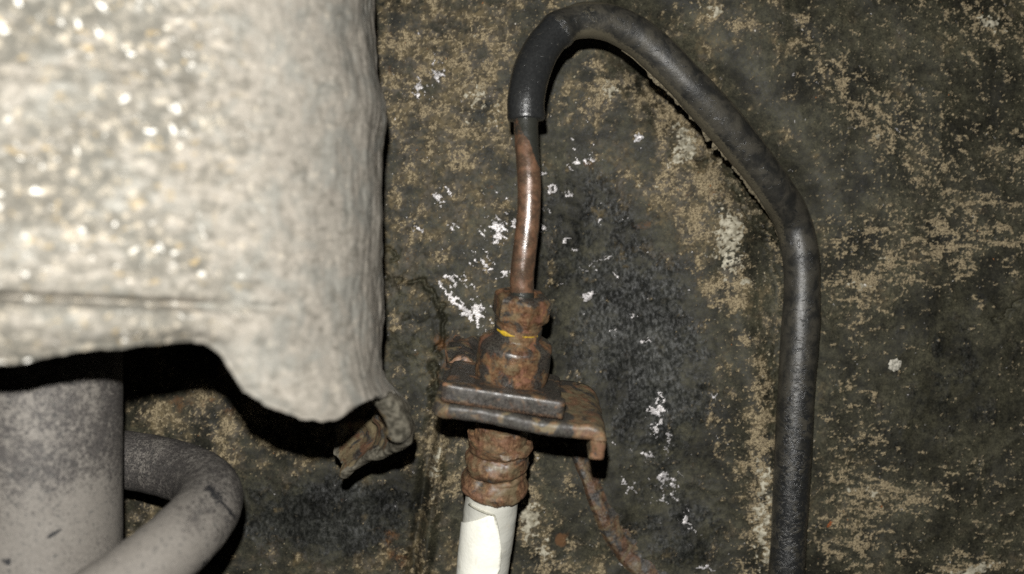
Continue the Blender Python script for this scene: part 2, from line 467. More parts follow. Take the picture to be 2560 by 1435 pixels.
# ------------------------------------------------------------------ hose path first (the wall's mud follows it)
HOSE = [(1316, 300, .1690), (1315, 250, .1690), (1326, 190, .1700), (1350, 130, .1712), (1388, 82, .1725), (1435, 56, .1740),
        (1492, 51, .1755), (1552, 68, .1772), (1622, 113, .1788), (1718, 208, .1805), (1800, 298, .1833), (1872, 385, .1866),
        (1935, 470, .1902), (1980, 550, .1947), (2002, 640, .1952), (2005, 740, .1955), (2000, 840, .1955), (1993, 940, .1955),
        (1987, 1040, .1955), (1982, 1140, .1955), (1977, 1240, .1955), (1972, 1340, .1955), (1966, 1440, .1955),
        (1960, 1560, .1955), (1954, 1700, .1955)]

# ------------------------------------------------------------------ the wall
def blobs(X, Y, lst):
    D = np.zeros_like(X)
    for (x, y, rx, ry, ang, amp) in lst:
        c, s = math.cos(math.radians(ang)), math.sin(math.radians(ang))
        dx = X - x; dy = Y - y
        u = (dx * c + dy * s) / rx; v = (-dx * s + dy * c) / ry
        q = u * u + v * v
        m = q < 9
        D[m] += amp * np.exp(-q[m])
    return D

DIRT = [(1190, 290, 110, 110, 0, .55), (1180, 90, 150, 130, 0, .42), (1010, 330, 80, 300, 0, .28), (1100, 480, 120, 120, 0, .15),
        (1530, 205, 60, 70, 0, .55), (1460, 250, 100, 70, -10, .35), (1610, 460, 60, 60, 30, .55), (1690, 545, 110, 60, 45, .55),
        (1800, 560, 70, 110, 0, .55), (1720, 340, 60, 110, -30, .6), (1640, 230, 60, 90, -40, .35), (1760, 440, 60, 90, -30, .4),
        (1760, 690, 110, 40, 20, .45), (1870, 690, 90, 30, 0, .5), (1730, 780, 60, 60, 40, .25), (1880, 980, 60, 180, 0, .35),
        (1900, 1260, 60, 200, 0, .65), (1840, 820, 70, 100, 0, .28), (1780, 930, 40, 60, 0, .3), (1820, 1130, 60, 120, 0, .28),
        (2250, 600, 260, 60, 8, .35), (2420, 500, 120, 30, 15, .35), (2200, 700, 160, 40, 0, .4), (2470, 590, 140, 50, 0, .3),
        (2160, 760, 90, 90, 0, .35), (2130, 1000, 80, 60, 0, .25), (2160, 1110, 110, 40, 0, .35), (2180, 1230, 130, 60, 10, .42),
        (2110, 1340, 120, 80, 0, .45), (2430, 1405, 110, 35, -5, .75), (2300, 1240, 140, 30, 8, .35), (2420, 1180, 80, 30, -10, .4),
        (1760, 25, 120, 30, 15, .45), (1950, 60, 120, 60, 30, .3), (2080, 190, 120, 60, 35, .28), (2160, 300, 110, 40, 40, .35),
        (2260, 280, 140, 60, 20, .25), (2480, 60, 110, 70, 20, .4), (2330, 420, 130, 60, 20, .3), (2530, 380, 60, 70, 0, .35),
        (1380, 1120, 90, 60, 15, .45), (1330, 1300, 60, 90, 0, .62), (1370, 1400, 90, 60, 0, .5), (1100, 1200, 60, 160, 0, .5),
        (1050, 1400, 90, 90, 0, .3), (500, 1040, 220, 60, 5, .35), (720, 1080, 160, 80, 10, .32), (420, 1350, 130, 90, 0, .3),
        (1130, 1090, 60, 40, 0, .45), (1490, 920, 30, 80, 20, .3), (900, 1400, 120, 60, 0, .25), (1560, 1420, 100, 40, 0, .2),
        (1850, 1420, 60, 60, 0, .3), (1000, 130, 80, 140, 0, .18)]
CLEAN = [(1560, 760, 190, 260, -10, .42), (1650, 980, 130, 250, -8, .35), (820, 1290, 230, 100, 0, .75), (1440, 470, 110, 120, 0, .2),
         (1700, 1340, 130, 100, 20, .35), (2380, 1000, 200, 160, 0, .16), (2330, 830, 180, 120, 0, .1)]
PALE = [(1195, 275, 60, 60, 0, .45), (1535, 215, 22, 40, 0, .6), (1700, 330, 24, 50, -20, .65), (1720, 380, 40, 24, 0, .4),
        (1800, 560, 40, 40, 0, .5), (1815, 615, 40, 46, 0, .6), (1790, 510, 24, 40, 0, .35), (1620, 460, 36, 26, 10, .4),
        (1880, 690, 60, 14, 8, .5), (2430, 1408, 70, 20, -8, .8), (1322, 1305, 30, 56, 0, .65), (1370, 1370, 40, 40, 0, .4),
        (1900, 1240, 30, 110, 0, .4), (1900, 1370, 30, 60, 0, .3), (2150, 1230, 70, 12, 8, .4), (2200, 640, 80, 12, 10, .3),
        (1100, 1180, 24, 110, 5, .3), (2130, 720, 60, 14, 5, .35), (1170, 90, 60, 60, 0, .2), (1380, 1120, 70, 26, 20, .3),
        (2480, 70, 40, 24, 20, .4), (1780, 20, 50, 12, 12, .4), (2170, 320, 36, 12, 45, .45), (1950, 40, 30, 12, 30, .35)]
METAL_GLINTS = [(1245, 575, 58, 46, -10, .72), (1350, 572, 22, 20, 0, .8), (1045, 570, 18, 20, 0, .95), (1132, 568, 20, 20, 0, .75),  # bare-metal flecks, their flash glints partly painted in as pale colour
         (1130, 697, 26, 14, 50, .95), (1150, 765, 70, 12, 45, .85), (1195, 775, 55, 28, 35, .72), (1210, 660, 46, 7, 45, .85), (1182, 650, 20, 6, 30, .7),
         (1262, 690, 22, 8, -20, .95), (1420, 482, 16, 12, 0, .9), (1455, 402, 50, 14, -10, .68), (1382, 470, 14, 28, 0, .72),
         (1100, 490, 30, 40, 20, .62), (1468, 742, 24, 10, -45, .95), (1378, 520, 20, 6, 0, .8), (1620, 857, 12, 12, 0, .95), (1440, 622, 9, 9, 0, .9),
         (1416, 600, 9, 12, 0, .9), (1355, 430, 12, 12, 0, .8), (1470, 668, 32, 6, -15, .8), (1645, 1030, 34, 16, 10, .85), (1650, 1060, 20, 9, 0, .8),
         (1624, 1140, 16, 12, 0, .9), (1672, 1200, 28, 14, 0, .95), (1664, 1222, 16, 8, 0, .9), (1690, 1216, 12, 12, 0, .95), (1770, 1422, 26, 12, 0, .95),
         (1660, 1256, 14, 8, 0, .9), (1096, 185, 34, 40, 0, .52), (1042, 222, 18, 30, 0, .62), (1070, 240, 14, 24, 0, .5),
         (1568, 1212, 32, 9, 45, .7), (1720, 1310, 24, 10, 40, .75), (1780, 990, 30, 9, 20, .6), (1640, 1080, 8, 30, 0, .6), (1570, 545, 7, 7, 0, .7),
         (1500, 560, 6, 6, 0, .8), (1545, 690, 7, 7, 0, .7), (1400, 715, 7, 6, 0, .9), (1590, 790, 8, 6, 0, .8), (1530, 830, 14, 8, 20, .6),
         (1310, 500, 90, 130, 0, .10), (1240, 470, 90, 60, 0, .12), (1440, 390, 70, 40, 0, .14), (1650, 1100, 50, 180, 0, .12)]
SCRATCH = [(1128, 742, 46, 5, 52, .9), (1168, 705, 40, 4.5, 46, .9), (1222, 640, 30, 4, 50, .85), (1185, 800, 36, 5, 40, .9), (1500, 650, 34, 4, -12, .8), (1480, 735, 22, 5, -48, .9),
           (1672, 1120, 5, 40, 3, .75), (1655, 1000, 4.5, 36, 0, .7), (1700, 1255, 26, 4.5, 38, .8), (1740, 1330, 26, 4, 36, .8), (1085, 160, 5, 30, 8, .8), (1050, 215, 5, 26, -6, .8), (1578, 1225, 26, 4.5, 48, .8)]
RUSTB = [(600, 1020, 120, 40, 0, .35), (1000, 1380, 50, 60, 0, .5), (1425, 1345, 14, 14, 0, .9), (1110, 860, 60, 60, 0, .35), (1600, 580, 40, 40, 0, .2),
         (1860, 470, 30, 30, 0, .25), (1740, 470, 60, 90, 0, .25), (1150, 900, 90, 60, 0, .3), (430, 1020, 80, 40, 0, .3), (2300, 640, 120, 40, 0, .22),
         (1720, 690, 80, 60, 20, .28), (1220, 470, 16, 16, 0, .4), (1450, 420, 18, 14, 0, .4), (1000, 100, 60, 200, 0, .15), (1560, 1330, 60, 60, 0, .3)]

CRACKS = [([(955, 622), (975, 626), (990, 632), (986, 650)], 5, 1.6), ([(965, 690), (1010, 706), (1050, 702), (1088, 742), (1110, 790)], 6, 2.0),
          ([(1112, 790), (1104, 850), (1084, 915), (1090, 960), (1078, 1000)], 7, 2.2), ([(2478, 802), (2510, 790), (2535, 768), (2575, 742)], 4, 1.2),
          ([(1450, 1155), (1475, 1215), (1500, 1290), (1540, 1360), (1590, 1410)], 5, 1.5), ([(1036, 1260), (1040, 1310), (1030, 1370), (1036, 1430)], 4, 0.8),
          ([(1640, 215), (1665, 265), (1690, 262)], 6, 1.8), ([(1725, 392), (1745, 394), (1765, 392)], 7, 2.2), ([(1862, 505), (1868, 535), (1874, 552)], 5, 2.0)]

def wall_height(X, Y):
    """relief of the panel in mm toward the camera; X, Y in photo pixels at the wall plane"""
    h = 1.5 * fbm(X / 480, Y / 480, 0, 3, 11) + 0.5 * (0.4 - np.abs(fbm(X / 190, Y / 150, 0, 3, 13)))
    h -= 2.6 * np.exp(-(((X - 1560 - (Y - 780) * 0.12) / 210) ** 2 + ((Y - 800) / 420) ** 2) ** 1.3)
    h += 2.2 * np.exp(-((X - 1885 + 60 * np.sin(Y / 330)) / 55) ** 2) * sstep(350, 700, Y)
    h += 1.3 * np.exp(-(((X - 1010) / 75) ** 2 + ((Y - 790) / 120) ** 2))
    h += 2.0 * np.exp(-((X - 1105 + (Y - 1100) * 0.14) / 15) ** 2) * sstep(930, 1060, Y)          # seam
    h -= 2.0 * np.exp(-((X - 1075 + (Y - 1100) * 0.14) / 14) ** 2) * sstep(930, 1060, Y)
    h -= 3.0 * sstep(0, 260, (X - 1480) * 0.64 - (Y - 1130) * 0.77 + 40) * sstep(1080, 1300, Y) * np.exp(-((X - 1690) / 170) ** 2)
    rip = perlin(X / 150, Y / 10 + perlin(X / 45, Y / 30, 0, 9) * 2.6, 0, 4)
    h += 0.13 * rip * sstep(-0.3, 0.3, perlin(X / 70, Y / 40, 0, 77)) * np.exp(-(((X - 830) / 190) ** 2 + ((Y - 1270) / 90) ** 2))
    h += 0.10 * np.exp(-(((np.hypot(X - 2405, Y - 965)) - 30) / 9) ** 2)
    return h

def build_wall():
    nx, ny = 1010, 660
    px = np.linspace(-330, 2890, nx); py = np.linspace(-320, 1780, ny)
    X, Y = np.meshgrid(px, py)
    wx = 40 * perlin(X / 120, Y / 120, 0, 21); wy = 40 * perlin(X / 120, Y / 120, 0, 31)
    XX, YY = X + wx, Y + wy
    # dirt
    dens = 0.14 + blobs(XX, YY, DIRT) - blobs(XX, YY, CLEAN)
    mot = fbm(X / 58, Y / 58, 0, 5, 41, 0.62)
    ang = math.radians(6)
    xr = X * math.cos(ang) + Y * math.sin(ang); yr = -X * math.sin(ang) + Y * math.cos(ang)
    strk = fbm(xr / 62 + 0.5 * perlin(X / 40, Y / 40, 0, 2), yr / 20, 0, 5, 51, 0.66)
    a2 = math.radians(36); xr2 = X * math.cos(a2) + Y * math.sin(a2); yr2 = -X * math.sin(a2) + Y * math.cos(a2)
    strk2 = fbm(xr2 / 36, yr2 / 20, 0, 5, 57, 0.66)
    top = sstep(560, 360, Y)
    strk = strk * (1 - top) + strk2 * top
    right = sstep(1960, 2100, X)
    n = mot * (1 - right) + strk * right
    fine = fbm(X / 15, Y / 12, 0, 4, 61, 0.65)
    IN = np.exp(-(((X - 1640) / 260) ** 2 + ((Y - 380) / 330) ** 2) ** 2)
    LL = sstep(1150, 900, X) * sstep(900, 1000, Y) * (1 - 0.85 * np.exp(-(((X - 830) / 200) ** 2 + ((Y - 1285) / 80) ** 2)))
    film = np.clip(0.06 + (1.0 - 0.55 * right) * (0.95 * (dens - 0.12) + 0.70 * mot + 0.30 * fine) + (0.24 * sstep(1000, 500, Y) + 0.10) * (1 - right) * sstep(1450, 1150, X) - 0.02 + 0.22 * LL + 0.25 * IN * (1 - right), 0, 1)
    dirt = sstep(0.0, 0.40, n * 0.72 + dens * (1.0 + 0.25 * right) - 0.60 + 0.62 * fine)
    spk = fbm(X / 8, Y / 8, 0, 2, 71)
    dirt = np.maximum(dirt, sstep(0.44, 0.62, 0.9 * spk + 0.70 * (dens - 0.28) + 0.30 * n + 0.13 * LL + 0.10 * right * sstep(800, 500, Y)) * 0.9)
    PB = blobs(XX, YY, PALE)
    pale = np.clip(sstep(0.0, 0.45, PB - 0.26 + 0.5 * fine + 0.3 * mot), 0, 1) * sstep(0.06, 0.22, PB)
    rust = np.clip(blobs(XX, YY, RUSTB) * 1.3 + 0.5 * fbm(X / 40, Y / 40, 0, 4, 81) - 0.12, 0, 1)
    X5 = X + 15 * fbm(X / 20, Y / 14, 0, 3, 91); Y5 = Y + 15 * fbm(X / 20, Y / 14, 0, 3, 95)
    mb = blobs(X5, Y5, [(a, b, c * (0.78 if c < 60 else 1), d * (0.72 if d < 60 else 1), e, f) for a, b, c, d, e, f in METAL_GLINTS] + SCRATCH)
    md_ = fbm((X + Y) / 40, (X - Y) / 13, 0, 4, 101, 0.62)
    metal = sstep(0.44, 0.62, mb + 0.55 * md_)
    oil = sstep(0.25, 0.75, blobs(XX, YY, CLEAN) * 1.9 + 0.55 * mot + 0.25 * fine)
    # relief
    h = wall_height(X, Y)
    crust = np.exp(-(((X - 1010) / 110) ** 2 + ((Y - 780) / 180) ** 2))
    h += 0.03 * fine + 0.09 * sstep(0.45, 0.85, dirt) * (0.6 + 0.6 * fine) + 0.18 * pale * (0.7 + fine)
    h += crust * 0.9 * np.abs(fbm(X / 60, Y / 60, 0, 4, 111)) + 0.10 * sstep(0.55, 0.9, metal) * sstep(0.25, 0.5, mb)
    for pts, w, dep in CRACKS:
        P2 = catmull(np.c_[np.array(pts, float), np.zeros(len(pts))], 60)[:, :2]
        x0, x1 = P2[:, 0].min() - 30, P2[:, 0].max() + 30; y0, y1 = P2[:, 1].min() - 30, P2[:, 1].max() + 30
        m = (X > x0) & (X < x1) & (Y > y0) & (Y < y1)
        xa = X[m] + 12 * fbm(X[m] / 20, Y[m] / 20, 0, 3, 141); ya = Y[m] + 12 * fbm(X[m] / 20, Y[m] / 20, 0, 3, 145)
        q = np.min((xa[:, None] - P2[None, :, 0]) ** 2 + (ya[:, None] - P2[None, :, 1]) ** 2, axis=1)
        g = np.exp(-q / w ** 2) * sstep(-0.5, 0.1, fbm(X[m] / 30, Y[m] / 30, 0, 2, 149))
        h[m] -= dep * g
        dirt[m] *= 1 - g; film[m] *= 1 - 0.6 * g
    # mud packed under the inside of the hose, with ragged gaps
    hp = np.array([(a, b) for a, b, _ in HOSE]); hp = catmull(np.c_[hp, np.zeros(len(hp))], 500)[:, :2]
    dm = np.full(X.shape, 1e9)
    sel = (X > 1380) & (X < 2180)
    xs, ys = X[sel], Y[sel]; best = np.full(xs.shape, 1e9); tt = np.zeros(xs.shape); hd = np.gradient(hp[::3], axis=0); hd /= np.linalg.norm(hd, axis=1)[:, None]
    for i, (a, b) in enumerate(hp[::3]):
        q = (xs - a) ** 2 + (ys - b) ** 2
        m = q < best; best[m] = q[m]; tt[m] = np.sign(hd[i, 0] * (ys[m] - b) - hd[i, 1] * (xs[m] - a))
    best = np.sqrt(best)
    mud = np.exp(-(np.maximum(best - 58, 0) / 26) ** 2) * np.where(tt > 0, 1.0, 0.0)
    gate = sstep(1580, 1660, xs) * sstep(-0.10, 0.15, fbm(xs / 26, ys / 26, 0, 4, 121, 0.6) - 0.12)
    add = mud * gate * (1.2 * sstep(680, 500, ys) + 0.25) * (1 + 0.5 * fbm(xs / 12, ys / 12, 0, 3, 131))
    h[sel] += add - 7.0 * np.exp(-(best / 85) ** 2) * sstep(1480, 1620, xs) * sstep(660, 480, ys)  # the subtracted trench is added under the hose to widen its cast shadow
    dirt[sel] = np.maximum(dirt[sel], 0.75 * mud * gate * sstep(900, 600, ys))
    pale[sel] = np.maximum(pale[sel], 0.4 * mud * gate * sstep(700, 500, ys))
    V = np.stack([(X - 1280) * 8e-5, -h * 1e-3, -(Y - 717.5) * 8e-5], -1).reshape(-1, 3)
    F = grid_faces(ny, nx)[:, ::-1]
    w = mesh_from('inner_wing_wall', V, F, WALL, None, True,
                  dict(dirt=dirt, pale=pale, metal=metal, rust=rust, oil=oil, film=film))
    w['kind'] = 'structure'
    return X, Y, h, dens

WX, WY, WH, WDENS = build_wall()

def wall_at(px, py):
    """wall surface point below photo pixel (px, py)"""
    i = int(np.clip(round((py + 320) / 2100 * 659), 0, 659)); j = int(np.clip(round((px + 330) / 3220 * 1009), 0, 1009))
    return np.array([(px - 1280) * 8e-5, -WH[i, j] * 1e-3, -(py - 717.5) * 8e-5])

# grit stuck to the wall: uncountable, one object
def build_grit():
    ico = [(0, 0, 1), (.94, 0, .33), (-.47, .82, .33), (-.47, -.82, .33), (.47, .82, -.33), (.47, -.82, -.33), (-.94, 0, -.33), (0, 0, -1)]
    ico = np.array(ico)
    tri = [(0, 1, 4), (0, 4, 2), (0, 2, 6), (0, 6, 3), (0, 3, 5), (0, 5, 1), (7, 4, 1), (7, 2, 4), (7, 6, 2), (7, 3, 6), (7, 5, 3), (7, 1, 5)]
    V = []; F = []
    n = 0
    tries = 0
    while n < 2600 and tries < 40000:
        tries += 1
        x = rng.uniform(200, 2600); y = rng.uniform(-40, 1480)
        i = int((y + 320) / 2100 * 659); j = int((x + 330) / 3220 * 1009)
        if rng.random() > np.clip(WDENS[i, j] * 1.6 - 0.12, 0.0, 1): continue
        s = 0.06 + 0.15 * rng.random() ** 5
        p = np.array([(x - 1280) * 8e-5, -WH[i, j] * 1e-3, -(y - 717.5) * 8e-5])
        sc = s * rng.uniform(.6, 1.4, 3) * np.array([1.25, .6, 1.0])
        a = rng.uniform(0, 6.28); c, q = math.cos(a), math.sin(a)
        v = ico * sc * rng.uniform(.75, 1.25, (8, 1))
        v = np.stack([v[:, 0] * c - v[:, 2] * q, v[:, 1], v[:, 0] * q + v[:, 2] * c], 1) * 1e-3 + p
        V.append(v); F += [tuple(k + n * 8 for k in t) for t in tri]; n += 1
    g = mesh_from('grit', np.vstack(V), F, GRIT, None, False)
    g['kind'] = 'stuff'; g['label'] = 'fine sandy grit stuck all over the dark wall'; g['category'] = 'grit'
build_grit()

# ------------------------------------------------------------------ strut cover (big dusty bell, upper left)
AX, AH, RC = -65.5, 45.0, 45.0        # axis x, axis height above wall, radius (mm)
RIM = [(-400, 960), (-200, 935), (0, 910), (200, 882), (400, 860), (480, 856), (525, 860), (560, 880), (590, 928), (620, 980), (700, 1030),
       (745, 1046), (792, 1054), (825, 1042), (880, 1006), (905, 992), (930, 985), (950, 978)]
RIMX = np.array([p[0] for p in RIM]); RIMY = np.array([p[1] for p in RIM])

def proj(x, z, hgt):
    d = CAM_D * 1000 - hgt
    return 1280 + x / d * FOC, 717.5 - z / d * FOC

def cover_r(th, z):
    """radius (mm) by angle (0 = right, + = front) and height z"""
    r = RC + 0 * th
    f = sstep(-0.35, 0.25, -th)                                   # right-hand / rear side
    side = np.exp(-((th + 0.05) / 0.5) ** 2)
    r = r + side * (-1.6 * sstep(28, 44, z) + 0.7 * np.exp(-((z - 27) / 3.0) ** 2) - 0.3 * np.exp(-((z - 34) / 3.0) ** 2))
    r = r + np.exp(-((th + 0.15) / 0.42) ** 2) * 5.2 * sstep(-13, -21, z) * (1 - 0.55 * sstep(-25, -32, z))
    front = sstep(0.15, 0.7, th)
    r = r - front * 2.6 * np.exp(-((z + 0.6 + 2.2 * (1.6 - th)) / 0.5) ** 2) * sstep(0.55, 0.95, th)       # groove above the rim
    r = r + front * 0.9 * np.exp(-((z + 3.2 + 2.2 * (1.6 - th)) / 1.6) ** 2) * sstep(0.5, 0.9, th)
    r = r + front * 0.7 * np.exp(-((z - 24.5 + 1.2 * (1.6 - th)) / 0.7) ** 2) * sstep(0.75, 1.0, th)      # faint rib
    r = r + 1.8 * np.exp(-((th - 0.42) / 0.25) ** 2 - ((z + 15) / 4.0) ** 2)                             # swollen lower lip
    return r

def build_cover():
    root = thing('strut_cover', 'big dusty grey torn strut cover hanging in the upper left', 'strut cover', (AX * 1e-3, -AH * 1e-3, -0.010))
    org = np.array(root.location)
    # shell: front and right side, bottom rim torn
    th = np.concatenate([np.linspace(2.7, 0.75, 110), np.linspace(0.74, -0.22, 130), np.linspace(-0.24, -1.4, 30)])
    nz = 330
    top = 52.0
    cols = []
    for t in th:
        x0 = AX + RC * math.cos(t); h0 = AH + RC * math.sin(t)
        pxv, _ = proj(x0, 0, h0)
        if t > -0.10:
            by = np.interp(pxv, RIMX, RIMY)
            zb = -(by - 717.5) * (200 - h0) / FOC
        else:
            zb = -17.5 + 1.5 * math.sin(t * 9)
        cols.append(zb)
    cols = np.array(cols)
    jag = 0.35 * fbm(th * 9, th * 0, 0, 4, 5) + 0.18 * fbm(th * 40, th * 0 + 3, 0, 3, 6)
    cols = cols + jag
    v = np.linspace(0, 1, nz)[:, None]
    Z = top + (cols[None, :] - top) * v
    TH = np.repeat(th[None, :], nz, 0)
    R = cover_r(TH, Z)
    xx = TH * RC
    R = R + 0.35 * fbm(xx / 9, Z / 9, 0, 4, 7) + 0.06 * fbm(xx / 2.2, Z / 2.2, 0, 3, 8) * (0.5 + 0.6 * sstep(.3, 1.0, TH))
    R = R + 0.25 * np.abs(fbm(xx / 3.0, Z / 12, 0, 3, 9)) * np.exp(-(TH / 0.4) ** 2)
    # lower rim rolls inward a little
    R = R - 1.3 * sstep(3.0, 0.0, Z - cols[None, :]) ** 2 * sstep(0.5, 0.75, TH)
    V = np.stack([AX + R * np.cos(TH), -(AH + R * np.sin(TH)), Z], -1) * 1e-3
    wear = sstep(0.62, 1.05, TH + 0.12 * fbm(xx / 8, Z / 8, 0, 3, 14)) * (0.55 + 0.45 * sstep(-0.3, 0.3, fbm(xx / 14, Z / 9, 0, 3, 12)))
    sh = mesh_from('shell', V.reshape(-1, 3), grid_faces(nz, len(th)), [COVER, RUST_IN], root, True, {'wear': wear}, org)
    recalc_outward(sh, AX, AH)
    md = sh.modifiers.new('thickness', 'SOLIDIFY'); md.thickness = 0.0016; md.offset = -1; md.material_offset = 1; md.material_offset_rim = 0
    # torn flap: the rear right of the skirt hanging lower, its rusty inside showing
    FB = [(-0.05, -25.0), (-0.15, -27.4), (-0.28, -29.4), (-0.38, -31.2), (-0.45, -33.0), (-0.49, -34.6), (-0.515, -32.0), (-0.57, -31.4), (-0.61, -31.0),
          (-0.64, -29.0), (-0.66, -26), (-0.67, -22), (-0.70, -17)]
    ft = np.linspace(0.10, -0.70, 130)
    fb = np.interp(-ft, [-a for a, b in FB], [b for a, b in FB])
    fb = np.where(ft > -0.05, -25.5 + (ft + 0.05) / 0.15 * 9.0, fb)
    fb = fb + 0.9 + 0.5 * fbm(ft * 12, ft * 0, 0, 3, 25)
    zt = -14.5; nr = 48; na = 14
    T = 0.5 + 2.9 * sstep(-0.66, -0.30, ft)                      # thick rolled lip, thinning to the torn end
    T = T * (1 + 0.25 * fbm(ft * 9, ft * 0, 0, 3, 27))
    k = np.linspace(0, 1, nr)[:, None]
    zl = fb + T / 2
    Zo = zt + (zl[None, :] - zt) * k
    ar = np.linspace(0, np.pi, na)[1:-1][:, None]
    Z = np.vstack([Zo, zl[None, :] - T[None, :] / 2 * np.sin(ar), Zo[::-1]])
    dep = np.vstack([0 * Zo, T[None, :] / 2 * (1 - np.cos(ar)), 0 * Zo + T[None, :]])
    TH = np.repeat(ft[None, :], Z.shape[0], 0)
    R = cover_r(TH, Z) - 0.25
    xx = TH * 46
    R = R - 1.0 * np.exp(-((Z + 22 - (TH + .3) * 8) / 1.0) ** 2) * sstep(0.1, -0.2, TH)      # buckled crease
    R = R - 3.0 * sstep(-0.45, -0.72, TH) - 3.6 * sstep(-23, -33, Z) ** 2 - dep
    R = R + 0.45 * fbm(xx / 7, Z / 7, 0, 2, 17) + 0.30 * fbm(xx / 2.4, Z / 2.4, dep / 2.4, 4, 18)
    V = np.stack([AX + R * np.cos(TH), -(AH + R * np.sin(TH)), Z], -1) * 1e-3
    fl = mesh_from('torn_flap', V.reshape(-1, 3), grid_faces(Z.shape[0], len(ft)), [SKIN, RUST_IN], root, True, None, org)
    recalc(fl)
    ncol = len(ft) - 1
    mi = np.zeros(len(fl.data.polygons), np.int32)
    jr = (np.arange(ncol) * 0 + nr + na - 4 + 6 * fbm(np.linspace(0, 9, ncol), np.zeros(ncol), 0, 3, 33)).astype(int)
    for r_ in range(Z.shape[0] - 1):
        mi[r_ * ncol:(r_ + 1) * ncol] = (r_ > jr)
    fl.data.polygons.foreach_set('material_index', mi)
    fl['label'] = 'curled torn flap of the cover with rusty brown inside'

def recalc_outward(ob, ax, ah):
    """flip faces so normals point away from the vertical axis (ax, ah in mm, mesh is relative to its parent's base on that axis)"""
    me = ob.data; me.update()
    n = len(me.polygons)
    no = np.empty(n * 3, np.float32); ce = np.empty(n * 3, np.float32)
    me.polygons.foreach_get('normal', no); me.polygons.foreach_get('center', ce)
    no = no.reshape(-1, 3); ce = ce.reshape(-1, 3)
    if (no[:, 0] * ce[:, 0] + no[:, 1] * ce[:, 1]).mean() < 0:
        me.flip_normals()
build_cover()

# ------------------------------------------------------------------ damper tube and coil spring (lower left)
SX, SH = -73.8, 45.0
def build_damper():
    root = thing('damper_tube', 'grey speckled damper cylinder standing below the strut cover', 'damper', (SX * 1e-3, -SH * 1e-3, -0.08))
    org = np.array(root.location)
    th = np.linspace(0, 2 * np.pi, 160, endpoint=False)
    z = np.linspace(16, -80, 330)
    TH, Z = np.meshgrid(th, z)
    R = 12.6 + 0.04 * fbm(TH * 4, Z / 3, 0, 3, 3)
    V = np.stack([SX + R * np.cos(TH), -(SH + R * np.sin(TH)), Z], -1) * 1e-3
    dust = 0.44 + 0.62 * sstep(-24, -38, Z + 3.5 * fbm(TH * 3, Z / 8, 0, 4, 8)) * (0.55 + 0.45 * np.cos(TH - 1.2))
    ob = mesh_from('cylinder_body', V.reshape(-1, 3), grid_faces(330, 160, True), STRUT, root, True, {'dust': dust}, org)
    recalc(ob)
    # rod end cap inside the cover
    o2 = lathe('gland_cap', [(16, 12.3), (17.5, 11.5), (18.5, 6), (30, 6), (30.2, 0.1)], np.array([SX * 1e-3, -SH * 1e-3, 0]), np.array([1, 0, 0.]),
               np.array([0, -1., 0]), np.array([0, 0, 1.]), 48, STRUT, root, org)

def build_spring():
    r, wire = 25.9, 5.2
    th = np.linspace(-3.6, 2 * np.pi - 1.5, 420)          # angle, 0 = right, + = toward camera (and down)
    sl = 2.6 + 9.6 * sstep(-0.5, 0.9, th)
    z = -np.r_[0, np.cumsum(0.5 * (sl[1:] + sl[:-1]) * np.diff(th))]
    z = z - np.interp(0, th, z) - 35.4
    path = np.stack([SX + r * np.cos(th), -(SH + r * np.sin(th)), z], 1) * 1e-3
    root = thing('coil_spring', 'thick grey dusty coil spring end looping around the damper cylinder', 'coil spring', path[-1])
    org = np.array(root.location)
    ob = sweep('coil', path, lambda t, a: wire * 1e-3 * (1 + 0.006 * np.sin(t * 300 + a * 3)), 40, STRUT, root, org)
    n = len(ob.data.vertices)
    co = np.empty(n * 3, np.float32); ob.data.vertices.foreach_get('co', co); co = co.reshape(-1, 3) + org
    fr = -co[:, 1] * 1000
    du = 0.40 + 0.75 * sstep(40, 66, fr + 3 * fbm(co[:, 0] * 300, co[:, 2] * 300, co[:, 1] * 300, 3, 4))
    at = ob.data.attributes.new('dust', 'FLOAT', 'POINT'); at.data.foreach_set('value', du.astype(np.float32))
build_damper()
build_spring()

def add_scrapes(ob, org, lines):
    me = ob.data; n = len(me.vertices)
    co = np.empty(n * 3, np.float32); me.vertices.foreach_get('co', co); co = co.reshape(-1, 3) + org
    px = 1280 + co[:, 0] / (co[:, 1] + CAM_D) * FOC; py = 717.5 - co[:, 2] / (co[:, 1] + CAM_D) * FOC
    v = np.zeros(n)
    for (x0, y0, x1, y1, w) in lines:
        t = np.clip(((px - x0) * (x1 - x0) + (py - y0) * (y1 - y0)) / ((x1 - x0) ** 2 + (y1 - y0) ** 2), 0, 1)
        v = np.maximum(v, np.exp(-((px - x0 - t * (x1 - x0)) ** 2 + (py - y0 - t * (y1 - y0)) ** 2) / w ** 2))
    at = me.attributes.new('scrape', 'FLOAT', 'POINT'); at.data.foreach_set('value', v.astype(np.float32))
for ob in list(COL.objects):
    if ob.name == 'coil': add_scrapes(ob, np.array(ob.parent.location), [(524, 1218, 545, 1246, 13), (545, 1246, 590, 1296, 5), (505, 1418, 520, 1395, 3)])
    if ob.name == 'cylinder_body': add_scrapes(ob, np.array(ob.parent.location), [(120, 1342, 150, 1325, 6), (15, 1400, 18, 1404, 9)])

